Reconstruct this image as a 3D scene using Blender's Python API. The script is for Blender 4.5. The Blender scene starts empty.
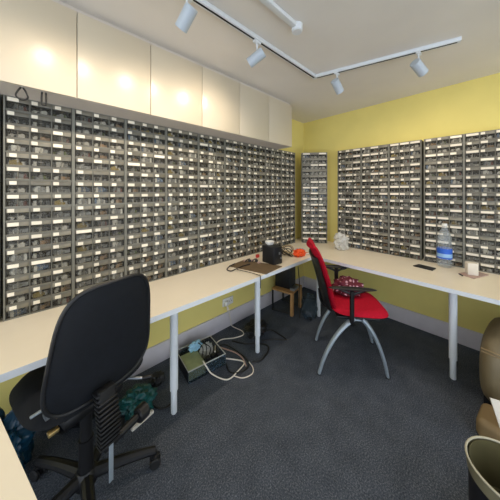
import bpy, bmesh, math, random
from mathutils import Vector, Matrix
random.seed(7)
C = bpy.context.scene.collection
R = math.radians
PI = math.pi
SCALE = 0.88                     # build units -> metres, applied at the end
CAMZ, F, HOR = 1.56, 221.5, 191.0
DX, DY = 0.685, 0.729            # view direction in plan

# ---------------------------------------------------------------- survey helpers
def world_xy(X, D): return (DY*X + DX*D, -DX*X + DY*D)
def at_z(px, py, z):
    D = (CAMZ-z)*F/(py-HOR); x, y = world_xy((px-250)/F*D, D); return Vector((x, y, z))
def at_y(px, py, y):
    a = (px-250)/F; D = y/(-DX*a+DY); x, _ = world_xy(a*D, D); return Vector((x, y, CAMZ-(py-HOR)/F*D))
def at_x(px, py, x):
    a = (px-250)/F; D = x/(DY*a+DX); _, y = world_xy(a*D, D); return Vector((x, y, CAMZ-(py-HOR)/F*D))
def at_d(px, py, D):
    x, y = world_xy((px-250)/F*D, D); return Vector((x, y, CAMZ-(py-HOR)/F*D))

# ---------------------------------------------------------------- materials
def lin(c):
    return tuple(((v/255)/12.92 if v/255 <= .04045 else ((v/255+.055)/1.055)**2.4) for v in c)
def mat(name, rgb, rough=.5, metal=0, spec=.5, var=0.0, scale=20, bump=0, bscale=200, rnd=0.0, trans=0, coat=0, alpha=1):
    m = bpy.data.materials.new(name); m.use_nodes = True
    nt = m.node_tree; b = nt.nodes['Principled BSDF']
    col = lin(rgb)+(1,)
    b.inputs['Base Color'].default_value = col
    b.inputs['Roughness'].default_value = rough; b.inputs['Metallic'].default_value = metal
    b.inputs['Specular IOR Level'].default_value = spec
    b.inputs['Coat Weight'].default_value = coat
    b.inputs['Transmission Weight'].default_value = trans
    b.inputs['Alpha'].default_value = alpha
    tc = nt.nodes.new('ShaderNodeTexCoord')
    if var or rnd:
        hs = nt.nodes.new('ShaderNodeHueSaturation'); hs.inputs['Color'].default_value = col
        val = None
        if var:
            n = nt.nodes.new('ShaderNodeTexNoise'); n.inputs['Scale'].default_value = scale; n.inputs['Detail'].default_value = 4
            nt.links.new(tc.outputs['Object'], n.inputs['Vector'])
            mr = nt.nodes.new('ShaderNodeMapRange'); mr.inputs['From Min'].default_value = .3; mr.inputs['From Max'].default_value = .7
            mr.inputs['To Min'].default_value = 1-var; mr.inputs['To Max'].default_value = 1+var
            nt.links.new(n.outputs['Fac'], mr.inputs['Value']); val = mr.outputs['Result']
        if rnd:
            oi = nt.nodes.new('ShaderNodeObjectInfo')
            m2 = nt.nodes.new('ShaderNodeMapRange'); m2.inputs['To Min'].default_value = 1-rnd; m2.inputs['To Max'].default_value = 1+rnd
            nt.links.new(oi.outputs['Random'], m2.inputs['Value'])
            if val is None: val = m2.outputs['Result']
            else:
                mu = nt.nodes.new('ShaderNodeMath'); mu.operation = 'MULTIPLY'
                nt.links.new(val, mu.inputs[0]); nt.links.new(m2.outputs['Result'], mu.inputs[1]); val = mu.outputs[0]
        nt.links.new(val, hs.inputs['Value']); nt.links.new(hs.outputs['Color'], b.inputs['Base Color'])
    if bump:
        n = nt.nodes.new('ShaderNodeTexNoise'); n.inputs['Scale'].default_value = bscale; n.inputs['Detail'].default_value = 3
        nt.links.new(tc.outputs['Object'], n.inputs['Vector'])
        bp = nt.nodes.new('ShaderNodeBump'); bp.inputs['Strength'].default_value = bump; bp.inputs['Distance'].default_value = .01
        nt.links.new(n.outputs['Fac'], bp.inputs['Height']); nt.links.new(bp.outputs['Normal'], b.inputs['Normal'])
    return m

def clear_mat(name, rgb, opacity, rough=.15, tint=(255, 255, 255)):
    m = bpy.data.materials.new(name); m.use_nodes = True; nt = m.node_tree
    b = nt.nodes['Principled BSDF']; b.inputs['Base Color'].default_value = lin(rgb)+(1,); b.inputs['Roughness'].default_value = rough
    t = nt.nodes.new('ShaderNodeBsdfTransparent'); t.inputs['Color'].default_value = lin(tint)+(1,)
    mx = nt.nodes.new('ShaderNodeMixShader'); mx.inputs['Fac'].default_value = opacity
    nt.links.new(t.outputs[0], mx.inputs[1]); nt.links.new(b.outputs[0], mx.inputs[2])
    nt.links.new(mx.outputs[0], nt.nodes['Material Output'].inputs['Surface'])
    return m

def carpet_mat():
    m = mat('carpet_mat', (60, 68, 82), rough=.95, spec=.1)
    nt = m.node_tree; b = nt.nodes['Principled BSDF']
    tc = nt.nodes.new('ShaderNodeTexCoord')
    n1 = nt.nodes.new('ShaderNodeTexNoise'); n1.inputs['Scale'].default_value = 150; n1.inputs['Detail'].default_value = 5; n1.inputs['Roughness'].default_value = .75
    n2 = nt.nodes.new('ShaderNodeTexNoise'); n2.inputs['Scale'].default_value = 9; n2.inputs['Detail'].default_value = 4
    nt.links.new(tc.outputs['Object'], n1.inputs['Vector']); nt.links.new(tc.outputs['Object'], n2.inputs['Vector'])
    r = nt.nodes.new('ShaderNodeValToRGB'); e = r.color_ramp.elements
    e[0].position = .32; e[0].color = lin((44, 50, 59))+(1,)
    e[1].position = .70; e[1].color = lin((128, 132, 141))+(1,)
    k = r.color_ramp.elements.new(.5); k.color = lin((76, 82, 92))+(1,)
    nt.links.new(n1.outputs['Fac'], r.inputs['Fac'])
    hs = nt.nodes.new('ShaderNodeHueSaturation'); nt.links.new(r.outputs['Color'], hs.inputs['Color'])
    mr = nt.nodes.new('ShaderNodeMapRange'); mr.inputs['From Min'].default_value = .3; mr.inputs['From Max'].default_value = .7
    mr.inputs['To Min'].default_value = .85; mr.inputs['To Max'].default_value = 1.15
    nt.links.new(n2.outputs['Fac'], mr.inputs['Value']); nt.links.new(mr.outputs[0], hs.inputs['Value'])
    nt.links.new(hs.outputs['Color'], b.inputs['Base Color'])
    bp = nt.nodes.new('ShaderNodeBump'); bp.inputs['Strength'].default_value = .5; bp.inputs['Distance'].default_value = .01
    nt.links.new(n1.outputs['Fac'], bp.inputs['Height']); nt.links.new(bp.outputs['Normal'], b.inputs['Normal'])
    return m

M = dict(
    ceiling=mat('ceiling_paint', (224, 219, 212), .9, var=.03, scale=3),
    wall=mat('yellow_paint', (230, 214, 128), .85, var=.03, scale=4, bump=.05, bscale=60),
    skirting=mat('skirting_paint', (205, 200, 205), .5, var=.03),
    carpet=carpet_mat(),
    door=mat('cream_gloss', (200, 189, 168), .32, spec=.6, coat=.0, var=.01, scale=2),
    carcass=mat('carcass_white', (206, 198, 190), .6, var=.02),
    desk=mat('desk_laminate', (236, 225, 204), .42, var=.02, scale=6),
    desk_edge=mat('desk_edge_daylit', (222, 226, 230), .5),  # cool daylight on the desk fronts put into this bluish white
    leg=mat('leg_white', (220, 225, 230), .4),
    frame=mat('cabinet_grey', (112, 111, 102), .5, var=.05, rnd=.08),
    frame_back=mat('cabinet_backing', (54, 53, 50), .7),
    drawer=clear_mat('drawer_clear', (150, 148, 142), .09, .2, (235, 235, 232)),
    lip=mat('drawer_lip', (120, 115, 101), .35, var=.25, scale=22, rnd=.35),
    label=mat('label_paper', (238, 230, 212), .7, rnd=.12),
    track=mat('track_white', (218, 222, 226), .4),
    lamp=mat('lamp_grey', (184, 194, 204), .4),
    slot=mat('track_slot', (40, 42, 44), .6),
    chair_black=mat('chair_black', (20, 23, 29), .8, spec=.3, var=.15, scale=40, bump=.2, bscale=500),
    plastic_black=mat('plastic_black', (22, 22, 24), .42, spec=.4),
    rubber=mat('rubber_black', (14, 14, 15), .7),
    trim_black=mat('edge_trim_black', (30, 30, 32), .5),
    steel=mat('steel', (150, 156, 164), .35, metal=.7),
    silver=mat('silver_paint', (156, 168, 178), .35, metal=.35),
    brass=mat('brassy_steel', (190, 165, 110), .3, metal=.8),
    red=mat('red_fabric', (180, 14, 42), .8, spec=.2, var=.1, scale=60, bump=.2, bscale=600),
    darkred=mat('dark_red_mesh', (110, 18, 34), .8, var=.3, scale=80),
    wood=mat('pale_wood', (176, 134, 84), .6, var=.12, scale=14),
    board=mat('brown_board', (104, 86, 62), .7, var=.12, scale=30),
    black=mat('matt_black', (18, 19, 22), .5),
    darkgrey=mat('dark_grey', (48, 52, 58), .5),
    white=mat('white_plastic', (232, 230, 224), .4),
    paper=mat('white_paper', (226, 218, 204), .8),
    cable_w=mat('white_cable', (224, 216, 204), .5),
    cable_b=mat('black_cable', (16, 16, 18), .5),
    orange=mat('orange_plastic', (232, 84, 28), .45, var=.15, scale=40),
    teal=mat('teal_bag', (8, 52, 74), .35, var=.25, scale=12),
    green=mat('green_bag', (14, 74, 72), .4, var=.25, scale=14),
    leather=mat('olive_leather', (114, 101, 74), .55, var=.08, scale=14, bump=.15, bscale=120),
    tan=mat('tan_leather', (142, 120, 84), .6, var=.1, scale=10),
    bin_rim=mat('bin_olive', (122, 116, 92), .4, var=.08),
    bin_liner=mat('bin_liner', (92, 86, 58), .45, var=.1),
    bin_body=mat('bin_dark', (12, 12, 20), .6),
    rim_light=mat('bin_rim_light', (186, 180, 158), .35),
    card=mat('pale_green_card', (150, 158, 116), .8, var=.15, scale=20),
    bluebag=mat('pale_blue_bag', (150, 196, 220), .4, var=.2, scale=30),
    smoky=clear_mat('smoky_plastic', (60, 76, 88), .35, .2),
    pet=clear_mat('clear_pet', (205, 215, 220), .22, .08),
    film=clear_mat('clear_film', (228, 228, 222), .5, .3),
    bottle_label=mat('blue_label', (34, 92, 200), .4, var=.15, scale=25),
    label_pale=mat('pale_blue_label', (150, 190, 232), .4),
    pink=mat('pinkish_grey', (178, 150, 140), .6),
    purple=mat('dusty_violet', (62, 58, 112), .7, var=.2),
    redplastic=mat('red_plastic', (190, 50, 44), .5),
    wire=mat('tan_wire', (150, 130, 86), .5),
    # drawer contents
    c_bag=mat('contents_bag', (236, 232, 226), .35, rnd=.25, var=.2, scale=60),
    c_black=mat('contents_black', (14, 13, 13), .5, rnd=.5),
    c_grey=mat('contents_grey', (150, 150, 150), .5, rnd=.5),
    c_blue=mat('contents_blue', (112, 134, 166), .5, rnd=.5),
    c_tan=mat('contents_tan', (190, 150, 108), .5, rnd=.25),
    c_red=mat('contents_red', (128, 66, 58), .5, rnd=.3),
    c_green=mat('contents_green', (96, 108, 56), .5, rnd=.3),
    c_yellow=mat('contents_yellow', (176, 152, 74), .5, rnd=.25),
)
_n = M['darkred'].node_tree; _t = _n.nodes.new('ShaderNodeTexVoronoi'); _t.inputs['Scale'].default_value = 28
_r = _n.nodes.new('ShaderNodeValToRGB'); _r.color_ramp.elements[0].position = .22; _r.color_ramp.elements[0].color = (.62, .36, .42, 1)
_r.color_ramp.elements[1].position = .34; _r.color_ramp.elements[1].color = (.11, .008, .02, 1)
_c = _n.nodes.new('ShaderNodeTexCoord'); _n.links.new(_c.outputs['Object'], _t.inputs['Vector']); _n.links.new(_t.outputs['Distance'], _r.inputs['Fac'])
_n.links.new(_r.outputs['Color'], _n.nodes['Principled BSDF'].inputs['Base Color'])
EMIT = bpy.data.materials.new('lamp_glow'); EMIT.use_nodes = True
_b = EMIT.node_tree.nodes['Principled BSDF']; _b.inputs['Base Color'].default_value = (.9, .85, .7, 1)
_b.inputs['Emission Color'].default_value = (1, .82, .58, 1); _b.inputs['Emission Strength'].default_value = 14

# ---------------------------------------------------------------- mesh helpers
class MB:
    """collects shapes, links them as one mesh object"""
    def __init__(s): s.bm = bmesh.new(); s.mats = []
    def mi(s, m):
        if m not in s.mats: s.mats.append(m)
        return s.mats.index(m)
    def _merge(s, bm, m, mtx=None, smooth=False):
        if mtx is not None: bmesh.ops.transform(bm, matrix=mtx, verts=bm.verts)
        i = s.mi(m); vm = {}
        for v in bm.verts: vm[v] = s.bm.verts.new(v.co)
        for f in bm.faces:
            try: n = s.bm.faces.new([vm[v] for v in f.verts])
            except ValueError: continue
            n.material_index = i; n.smooth = smooth
        bm.free()
    def box(s, lo, hi, m, bevel=0, segs=2, rot=None, smooth=None):
        bm = bmesh.new(); bmesh.ops.create_cube(bm, size=1)
        lo = Vector(lo); hi = Vector(hi); d = hi-lo; c = (lo+hi)/2
        bmesh.ops.scale(bm, vec=d, verts=bm.verts)
        if bevel:
            bmesh.ops.bevel(bm, geom=bm.edges[:], offset=min(bevel, min(d)*.49), segments=segs, profile=.5, affect='EDGES')
        if rot is not None: bmesh.ops.transform(bm, matrix=rot, verts=bm.verts)
        bmesh.ops.translate(bm, vec=c, verts=bm.verts)
        s._merge(bm, m, None, bool(bevel) if smooth is None else smooth); return s
    def prism(s, pts, z0, z1, m, bevel=0):
        bm = bmesh.new()
        a = [bm.verts.new((p[0], p[1], z0)) for p in pts]
        f = bm.faces.new(a)
        r = bmesh.ops.extrude_face_region(bm, geom=[f])
        bmesh.ops.translate(bm, vec=(0, 0, z1-z0), verts=[v for v in r['geom'] if isinstance(v, bmesh.types.BMVert)])
        bmesh.ops.recalc_face_normals(bm, faces=bm.faces)
        if bevel: bmesh.ops.bevel(bm, geom=bm.edges[:], offset=bevel, segments=2, profile=.5, affect='EDGES')
        s._merge(bm, m, None, False); return s
    def lathe(s, prof, m, n=28, mtx=None, smooth=True, sx=1, sy=1, cap=True):
        bm = bmesh.new(); rings = []
        for r, z in prof:
            if r < 1e-6: rings.append([bm.verts.new((0, 0, z))])
            else: rings.append([bm.verts.new((r*sx*math.cos(2*PI*k/n), r*sy*math.sin(2*PI*k/n), z)) for k in range(n)])
        for a, b in zip(rings, rings[1:]):
            for k in range(n):
                q = (k+1) % n
                if len(a) == 1 and len(b) == 1: continue
                if len(a) == 1: bm.faces.new((a[0], b[q], b[k]))
                elif len(b) == 1: bm.faces.new((a[k], a[q], b[0]))
                else: bm.faces.new((a[k], a[q], b[q], b[k]))
        if cap and len(rings[0]) > 1 and prof[0] != prof[-1]: bm.faces.new(rings[0][::-1])
        if cap and len(rings[-1]) > 1 and prof[0] != prof[-1]: bm.faces.new(rings[-1])
        bmesh.ops.recalc_face_normals(bm, faces=bm.faces)
        s._merge(bm, m, mtx, smooth); return s
    def cyl(s, p, q, r, m, r2=None, n=20, bev=.0):
        p = Vector(p); q = Vector(q); d = q-p; L = d.length
        mtx = Matrix.Translation(p) @ d.to_track_quat('Z', 'Y').to_matrix().to_4x4()
        r2 = r if r2 is None else r2
        b = min(bev, L*.3)
        prof = [(0, 0), (r-b, 0), (r, b), (r2, L-b), (r2-b, L), (0, L)] if b else [(0, 0), (r, 0), (r2, L), (0, L)]
        return s.lathe(prof, m, n, mtx)
    def tube(s, pts, r, m, n=8, closed=False, flat=1.0, radii=None, res=6):
        P = [Vector(p) for p in pts]
        if res > 1: P = spline(P, res, closed)
        bm = bmesh.new(); rings = []; N = len(P); up = Vector((0, 0, 1)); prev = None
        for i, p in enumerate(P):
            t = (P[(i+1) % N]-P[i-1]) if closed else (P[min(i+1, N-1)]-P[max(i-1, 0)])
            if t.length < 1e-9: t = Vector((1, 0, 0))
            t.normalize()
            if prev is None:
                prev = t.cross(up) if abs(t.z) < .95 else t.cross(Vector((1, 0, 0)))
            a = prev - t*prev.dot(t); a.normalize(); prev = a; b = t.cross(a)
            rr = r if radii is None else radii[0]+(radii[1]-radii[0])*i/(N-1)
            rings.append([bm.verts.new(p + a*rr*math.cos(2*PI*k/n) + b*rr*flat*math.sin(2*PI*k/n)) for k in range(n)])
        for i in range(N if closed else N-1):
            A = rings[i]; B = rings[(i+1) % N]
            for k in range(n): bm.faces.new((A[k], A[(k+1) % n], B[(k+1) % n], B[k]))
        if not closed: bm.faces.new(rings[0][::-1]); bm.faces.new(rings[-1])
        bmesh.ops.recalc_face_normals(bm, faces=bm.faces)
        s._merge(bm, m, None, True); return s
    def pad(s, outline, front, back, m, n=48, rings=9, mtx=None, bend=None):
        """closed cushion: outline(angle)->(x,z), front/back(r)->thickness, bend(x,z)->y offset"""
        bm = bmesh.new()
        def surf(fn, sign):
            c = bm.verts.new((*pt(0, 0, fn, sign),)); out = []
            for j in range(1, rings):
                t = (j/rings)**.8
                out.append([bm.verts.new(pt(2*PI*k/n, t, fn, sign)) for k in range(n)])
            return c, out
        def pt(a, t, fn, sign):
            x, z = outline(a); x *= t; z *= t
            return Vector((x, sign*fn(t) + (bend(x, z) if bend else 0), z))
        cf, Fr = surf(front, 1); cb, Bk = surf(back, -1)
        rim = [bm.verts.new(pt(2*PI*k/n, 1, lambda t: 0, 1)) for k in range(n)]
        for c, rr in ((cf, Fr), (cb, Bk)):
            allr = rr+[rim]
            for k in range(n): bm.faces.new((c, allr[0][k], allr[0][(k+1) % n]))
            for a, b in zip(allr, allr[1:]):
                for k in range(n): bm.faces.new((a[k], a[(k+1) % n], b[(k+1) % n], b[k]))
        bmesh.ops.recalc_face_normals(bm, faces=bm.faces)
        s._merge(bm, m, mtx, True); return s
    def crumple(s, center, dims, m, amp=.25, seed=1, sub=4, freq=3.0, flat_bottom=True):
        from mathutils import noise
        bm = bmesh.new(); bmesh.ops.create_icosphere(bm, subdivisions=sub, radius=1)
        off = Vector((seed*7.3, seed*3.1, seed*5.7)); c = Vector(center)
        for v in bm.verts:
            p = v.co.copy()
            k = 1 + amp*(noise.noise(p*freq+off)*1.2 + abs(noise.noise(p*freq*2.3+off))*.9 - .3)
            q = Vector((p.x*dims[0]*k, p.y*dims[1]*k, p.z*dims[2]*k))
            if flat_bottom: q.z = max(q.z, -dims[2]*.8)
            v.co = q + c
        s._merge(bm, m, None, True); return s
    def build(s, name, parent=None, sharp=35, loc=None):
        me = bpy.data.meshes.new(name); s.bm.to_mesh(me); s.bm.free()
        for m in s.mats: me.materials.append(m)
        me.set_sharp_from_angle(angle=R(sharp))
        o = bpy.data.objects.new(name, me); C.objects.link(o)
        if parent: o.parent = parent
        if loc is not None:
            o.location = loc
        return o

def spline(P, res, closed=False):
    out = []; N = len(P)
    for i in range(N if closed else N-1):
        g = lambda j: P[j % N] if closed else P[max(0, min(N-1, j))]
        p0, p1, p2, p3 = g(i-1), g(i), g(i+1), g(i+2)
        for k in range(res):
            t = k/res
            out.append(.5*((2*p1)+(p2-p0)*t+(2*p0-5*p1+4*p2-p3)*t*t+(3*p1-p0-3*p2+p3)*t**3))
    if not closed: out.append(P[-1])
    return out

def tag(o, label, cat, group=None):
    o['label'] = label; o['category'] = cat
    if group: o['group'] = group
    return o
def thing(name, label, cat, loc=(0, 0, 0), rz=0, group=None):
    o = bpy.data.objects.new(name, None); C.objects.link(o); o.empty_display_size = .1
    o.location = loc; o.rotation_euler = (0, 0, rz)
    return tag(o, label, cat, group)
def struct(o): o['kind'] = 'structure'; return o

def recentre(o):
    """move a top-level mesh's origin to the middle of its base"""
    me = o.data; xs = [v.co for v in me.vertices]
    c = Vector(((min(v.x for v in xs)+max(v.x for v in xs))/2, (min(v.y for v in xs)+max(v.y for v in xs))/2, min(v.z for v in xs)))
    me.transform(Matrix.Translation(-c)); o.location = c
    return o

# ================================================================ setting
WY, WX, CEIL = 2.04, 3.12, 2.667
struct(MB().box((-2.4, -2.6, -.1), (3.3, 2.2, 0), M['carpet']).build('floor'))
struct(MB().box((-2.4, -2.6, CEIL), (3.3, 2.2, CEIL+.1), M['ceiling']).build('ceiling'))
struct(MB().box((-2.4, WY, 0), (3.3, WY+.12, CEIL), M['wall']).build('wall_left'))
struct(MB().box((WX, -2.6, 0), (WX+.12, WY, CEIL), M['wall']).build('wall_right'))
def skirt(name, lo, hi): return struct(MB().box(lo, hi, M['skirting'], .006).build(name))
skirt('baseboard_left', (-2.4, WY-.018, 0), (WX, WY, .175))
skirt('baseboard_right', (WX-.018, -2.6, 0), (WX, WY-.018, .175))

# ================================================================ wall cupboards
CB, CT, CF = 2.115, 2.632, 1.67
ux = [-.272, .153, .578, 1.005, 1.432, 1.863, 2.294]
names = ['leftmost, cut by the frame edge', 'middle of three', 'rightmost, ending beside the yellow corner']
for k in range(3):
    x0, x1, x2 = ux[2*k], ux[2*k+1], ux[2*k+2]
    t = thing('wall_cupboard', 'cream wall cupboard with two flat doors above the drawers, '+names[k], 'cupboard', ((x0+x2)/2, CF+.2, CB), 0, 'wall cupboards')
    cx = (x0+x2)/2; cy = CF+.2
    b = MB(); T = .018; y0 = .02-.2; y1 = WY-cy; w = (x2-x0)/2-.0005; H = CT-CB
    b.box((-w, y0, 0), (-w+T, y1, H), M['carcass']); b.box((w-T, y0, 0), (w, y1, H), M['carcass'])
    b.box((-w+T, y0, 0), (w-T, y1, T), M['carcass']); b.box((-w+T, y0, H-T), (w-T, y1, H), M['carcass'])
    b.box((-w+T, y1-.006, T), (w-T, y1, H-T), M['carcass'])
    b.build('carcass', t)
    for a, c in ((x0, x1), (x1, x2)):
        MB().box((a-cx+.0018, -.2, .001), (c-cx-.0018, -.2+.019, H-.001), M['door'], .0015).build('door', t)
struct(MB().box((ux[0], CF+.03, CT), (ux[-1], WY, CEIL), M['carcass']).build('trim_1'))
# cord loops hanging from the cupboard underside
def loop_at(px0, px1, ytop, ybot, wide, label):
    p = at_y((px0+px1)/2, ytop, CF+.01); z0 = CB; hgt = (ybot-ytop)/F*1.13; w = wide
    mb = MB()
    if w > .02:
        pts = [(-.004, 0, 0), (-.35*w, 0, -.35*hgt), (-.5*w, 0, -.75*hgt), (-.2*w, 0, -hgt), (.2*w, 0, -hgt), (.5*w, 0, -.75*hgt), (.35*w, 0, -.35*hgt), (.004, 0, 0)]
    else:
        pts = [(-w*.5, 0, 0), (-w*.6, 0, -.5*hgt), (-w*.5, 0, -.95*hgt), (w*.0, 0, -hgt), (w*.5, 0, -.95*hgt), (w*.6, 0, -.5*hgt), (w*.5, 0, 0)]
    mb.tube(pts, .0042, M['cable_b'])
    o = mb.build('cord_loop'); o.location = (p.x, CF+.03, z0-.001)
    tag(o, label, 'cord', 'cord loops under the cupboard')
loop_at(18.5, 25, 86.5, 99, .045, 'black teardrop cord loop hanging under the leftmost cupboard')
loop_at(42, 46, 92, 106, .016, 'narrow black cord loop under the leftmost cupboard, right of teardrop loop')

# ================================================================ drawer cabinets
DZ, ROWH = .81, .0815
CELLH = ROWH
def cabinet_frame(W, Dp):
    b = MB(); H = 8*ROWH; t = .0085; m = M['frame']
    b.box((-W/2, 0, 0), (-W/2+t, Dp, H), m); b.box((W/2-t, 0, 0), (W/2, Dp, H), m)
    b.box((-W/2+t, 0, 0), (W/2-t, Dp, .006), m); b.box((-W/2+t, 0, H-.006), (W/2-t, Dp, H), m)
    b.box((-W/2+t, Dp-.004, .006), (W/2-t, Dp, H-.006), M['frame_back'])
    iw = (W-2*t)/3
    for k in (1, 2): b.box((-W/2+t+k*iw-.0022, .002, .006), (-W/2+t+k*iw+.0022, Dp-.004, H-.006), m)
    for r in range(1, 8): b.box((-W/2+t, .001, r*ROWH-.0032), (W/2-t, Dp-.004, r*ROWH+.0032), m)
    return b
def drawer_shape(iw, Dp):
    w = iw/2-.0035; h = ROWH-.009; d = Dp-.014; T = .0016
    b = MB(); m = M['drawer']
    b.box((-w, 0, 0), (w, .002, h*.60), m)                        # clear window
    b.box((-w, -.002, h*.64), (w, .004, h), M['lip'], .0012)          # upper lip / label strip
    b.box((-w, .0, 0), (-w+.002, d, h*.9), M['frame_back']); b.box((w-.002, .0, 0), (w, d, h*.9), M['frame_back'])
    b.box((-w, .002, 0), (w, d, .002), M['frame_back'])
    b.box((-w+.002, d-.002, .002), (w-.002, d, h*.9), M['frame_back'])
    b.box((-w, -.003, 0), (w, 0.0, .004), M['lip'])
    b.box((-.0015, -.001, .004), (.0015, .0, h*.6), M['lip'])
    return b, w, h, d
def contents_shape(w, h, d, kind):
    rnd = random.Random(100+kind)
    pal = [['c_bag', 'c_bag', 'c_grey', 'c_black'], ['c_black', 'c_grey', 'c_grey', 'c_bag'], ['c_grey', 'c_black', 'c_bag', 'c_tan'],
           ['c_bag', 'c_grey', 'c_tan', 'c_black'], ['c_blue', 'c_bag', 'c_black', 'c_grey'], ['c_black', 'c_black', 'c_grey', 'c_red'],
           ['c_bag', 'c_bag', 'c_blue', 'c_grey'], ['c_tan', 'c_black', 'c_bag', 'c_grey'], ['c_grey', 'c_green', 'c_bag', 'c_black'],
           ['c_black', 'c_bag', 'c_grey', 'c_black'], ['c_yellow', 'c_bag', 'c_grey', 'c_black'], ['c_bag', 'c_grey', 'c_bag', 'c_bag'],
           ['c_green', 'c_green', 'c_yellow', 'c_green'], ['c_yellow', 'c_tan', 'c_yellow', 'c_grey']][kind]
    b = MB(); top = h*rnd.uniform(.36, .60)
    if kind in (0, 6, 11):                                           # crumpled clear bags
        for k in range(3):
            x = -w+.012+(2*w-.024)*(k+.5)/3
            b.crumple((x, .024+rnd.uniform(0, .008), .002+top*.40), (w*.36, .018, top*rnd.uniform(.35, .52)), M[pal[k]], .4, kind*5+k, 2, 2.5)
    for k in range(7):
        sx = rnd.uniform(.008, .030); sy = rnd.uniform(.008, .02); sz = rnd.uniform(.010, top)
        x = rnd.uniform(-w+.005+sx/2, w-.005-sx/2); y = rnd.uniform(.005+sy/2, .03); z = .0025
        m = M[pal[rnd.randrange(4)]]
        if rnd.random() < .35:
            b.cyl((x, y, z), (x+rnd.uniform(-.006, .006), y, z+sz), min(sx, sy)*.5, m, n=8)
        else:
            b.box((x-sx/2, y-sy/2, z), (x+sx/2, y+sy/2, z+sz), m, rot=Matrix.Rotation(rnd.uniform(-.4, .4), 4, 'Y') if sz < .02 else None)
    q = rnd.uniform(-w*.6, w*.6)
    b.box((-w+.004, .034, .0025), (q-.001, d-.006, top*rnd.uniform(.5, .95)), M[pal[1]])
    b.box((q+.001, .034, .0025), (w-.004, d-.006, top*rnd.uniform(.4, .95)), M[pal[3]])
    return b
def proto(W, Dp):
    iw = (W-.017)/3
    bt, w, h, d = drawer_shape(iw, Dp)
    dr = bt.build('drawer').data
    cs = [contents_shape(w, h, d, k).build('contents').data for k in range(14)]
    lb = []
    for lw in (.32, .30, .5, .92):
        l = MB().box((0, -.0034, h*.68), (lw*2*w, -.0020, h*.97), M['label']).build('label'); lb.append(l.data)
    fr = cabinet_frame(W, Dp).build('frame').data
    for o in [o for o in C.objects if o.name.split('.')[0] in ('drawer', 'contents', 'label', 'frame') and o.parent is None]:
        bpy.data.objects.remove(o)
    return dict(W=W, iw=iw, w=w, dr=dr, cs=cs, lb=lb, fr=fr, d=Dp)

def new(name, data, parent, loc=(0, 0, 0)):
    o = bpy.data.objects.new(name, data); C.objects.link(o); o.parent = parent; o.location = loc; return o
rng = random.Random(11)
def cabinet(P, x, y, z, rz, label, group, small_labels=.55, special=None, nolabel=0.05, warm=0):
    t = thing('drawer_cabinet', label, 'drawer cabinet', (x, y, z), rz, group)
    new('frame', P['fr'], t)
    for r in range(8):
        for c in range(3):
            loc = (-P['W']/2+.0085+(c+.5)*P['iw'], .004, r*ROWH+.0045)
            d = new('drawer', P['dr'], t, loc)
            k = rng.choice([0, 0, 1, 1, 2, 2, 3, 4, 5, 6, 7, 8, 9, 9, 10, 11])
            if special: k = special(r, c, k)
            new('contents', P['cs'][k], d)
            q = rng.random()
            if q < nolabel: continue
            li = rng.choice([0, 1]) if q < small_labels else (2 if q < small_labels+.18 else 3)
            new('label', P['lb'][li], d, (-P['w']+.004 if li != 0 else -P['w']+.012, 0, 0))
    return t
ORD = ['first', 'second', 'third', 'fourth', 'fifth', 'sixth', 'seventh', 'eighth', 'ninth']
CW = .316
PL = proto(CW, .135)
def top_left(r, c, k):
    return rng.choice([4, 8, 10, 13, 8, 4]) if r == 6 else (rng.choice([13, 10, 8, 13]) if r == 7 else k)
for i in range(-1, 9):
    x0 = -.162 + i*CW - (.012 if i < 0 else 0)
    for tier in (0, 1):
        w = ['lower', 'upper'][tier]
        if i < 0: lab = w+' grey drawer cabinet at far left end of left wall, only a sliver showing'
        else: lab = w+' grey drawer cabinet, '+ORD[i]+' full column from the left on left wall'
        cabinet(PL, x0+CW/2, 1.895, DZ+tier*8*ROWH, 0, lab, 'drawer cabinets along the left wall', .78,
                (top_left if tier and 2 <= i < 7 else None))
PR = proto(.31, .13)
ys = [1.405, 1.095, .785, .455, .145]
for i, y in enumerate(ys):
    for tier in (0, 1):
        lab = ['lower', 'upper'][tier]+' grey drawer cabinet, '+ORD[i]+' column right of the corner on right wall'
        cabinet(PR, 2.985, y-.155, DZ+tier*8*ROWH, -PI/2, lab, 'drawer cabinets along the right wall', .45)
PC = proto(.357, .115)
nl = Vector((2.741, 1.828)); nr = Vector((2.976, 1.547)); mid = (nl+nr)/2; ang = math.atan2((nr-nl).y, (nr-nl).x)
for tier in (0, 1):
    sp = (lambda r, c, k: 12 if (c == 2 and 1 <= r <= 4 and r in (2, 3)) else k) if tier == 0 else (lambda r, c, k: rng.choice([6, 11, 11, 0]))
    cabinet(PC, mid.x, mid.y, DZ+tier*8*ROWH, ang, ['lower', 'upper'][tier]+' grey drawer cabinet standing alone, set diagonally across the yellow corner', 'drawer cabinets across the corner', .5 if tier == 0 else .3, sp, 0 if tier == 0 else .7)

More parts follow.
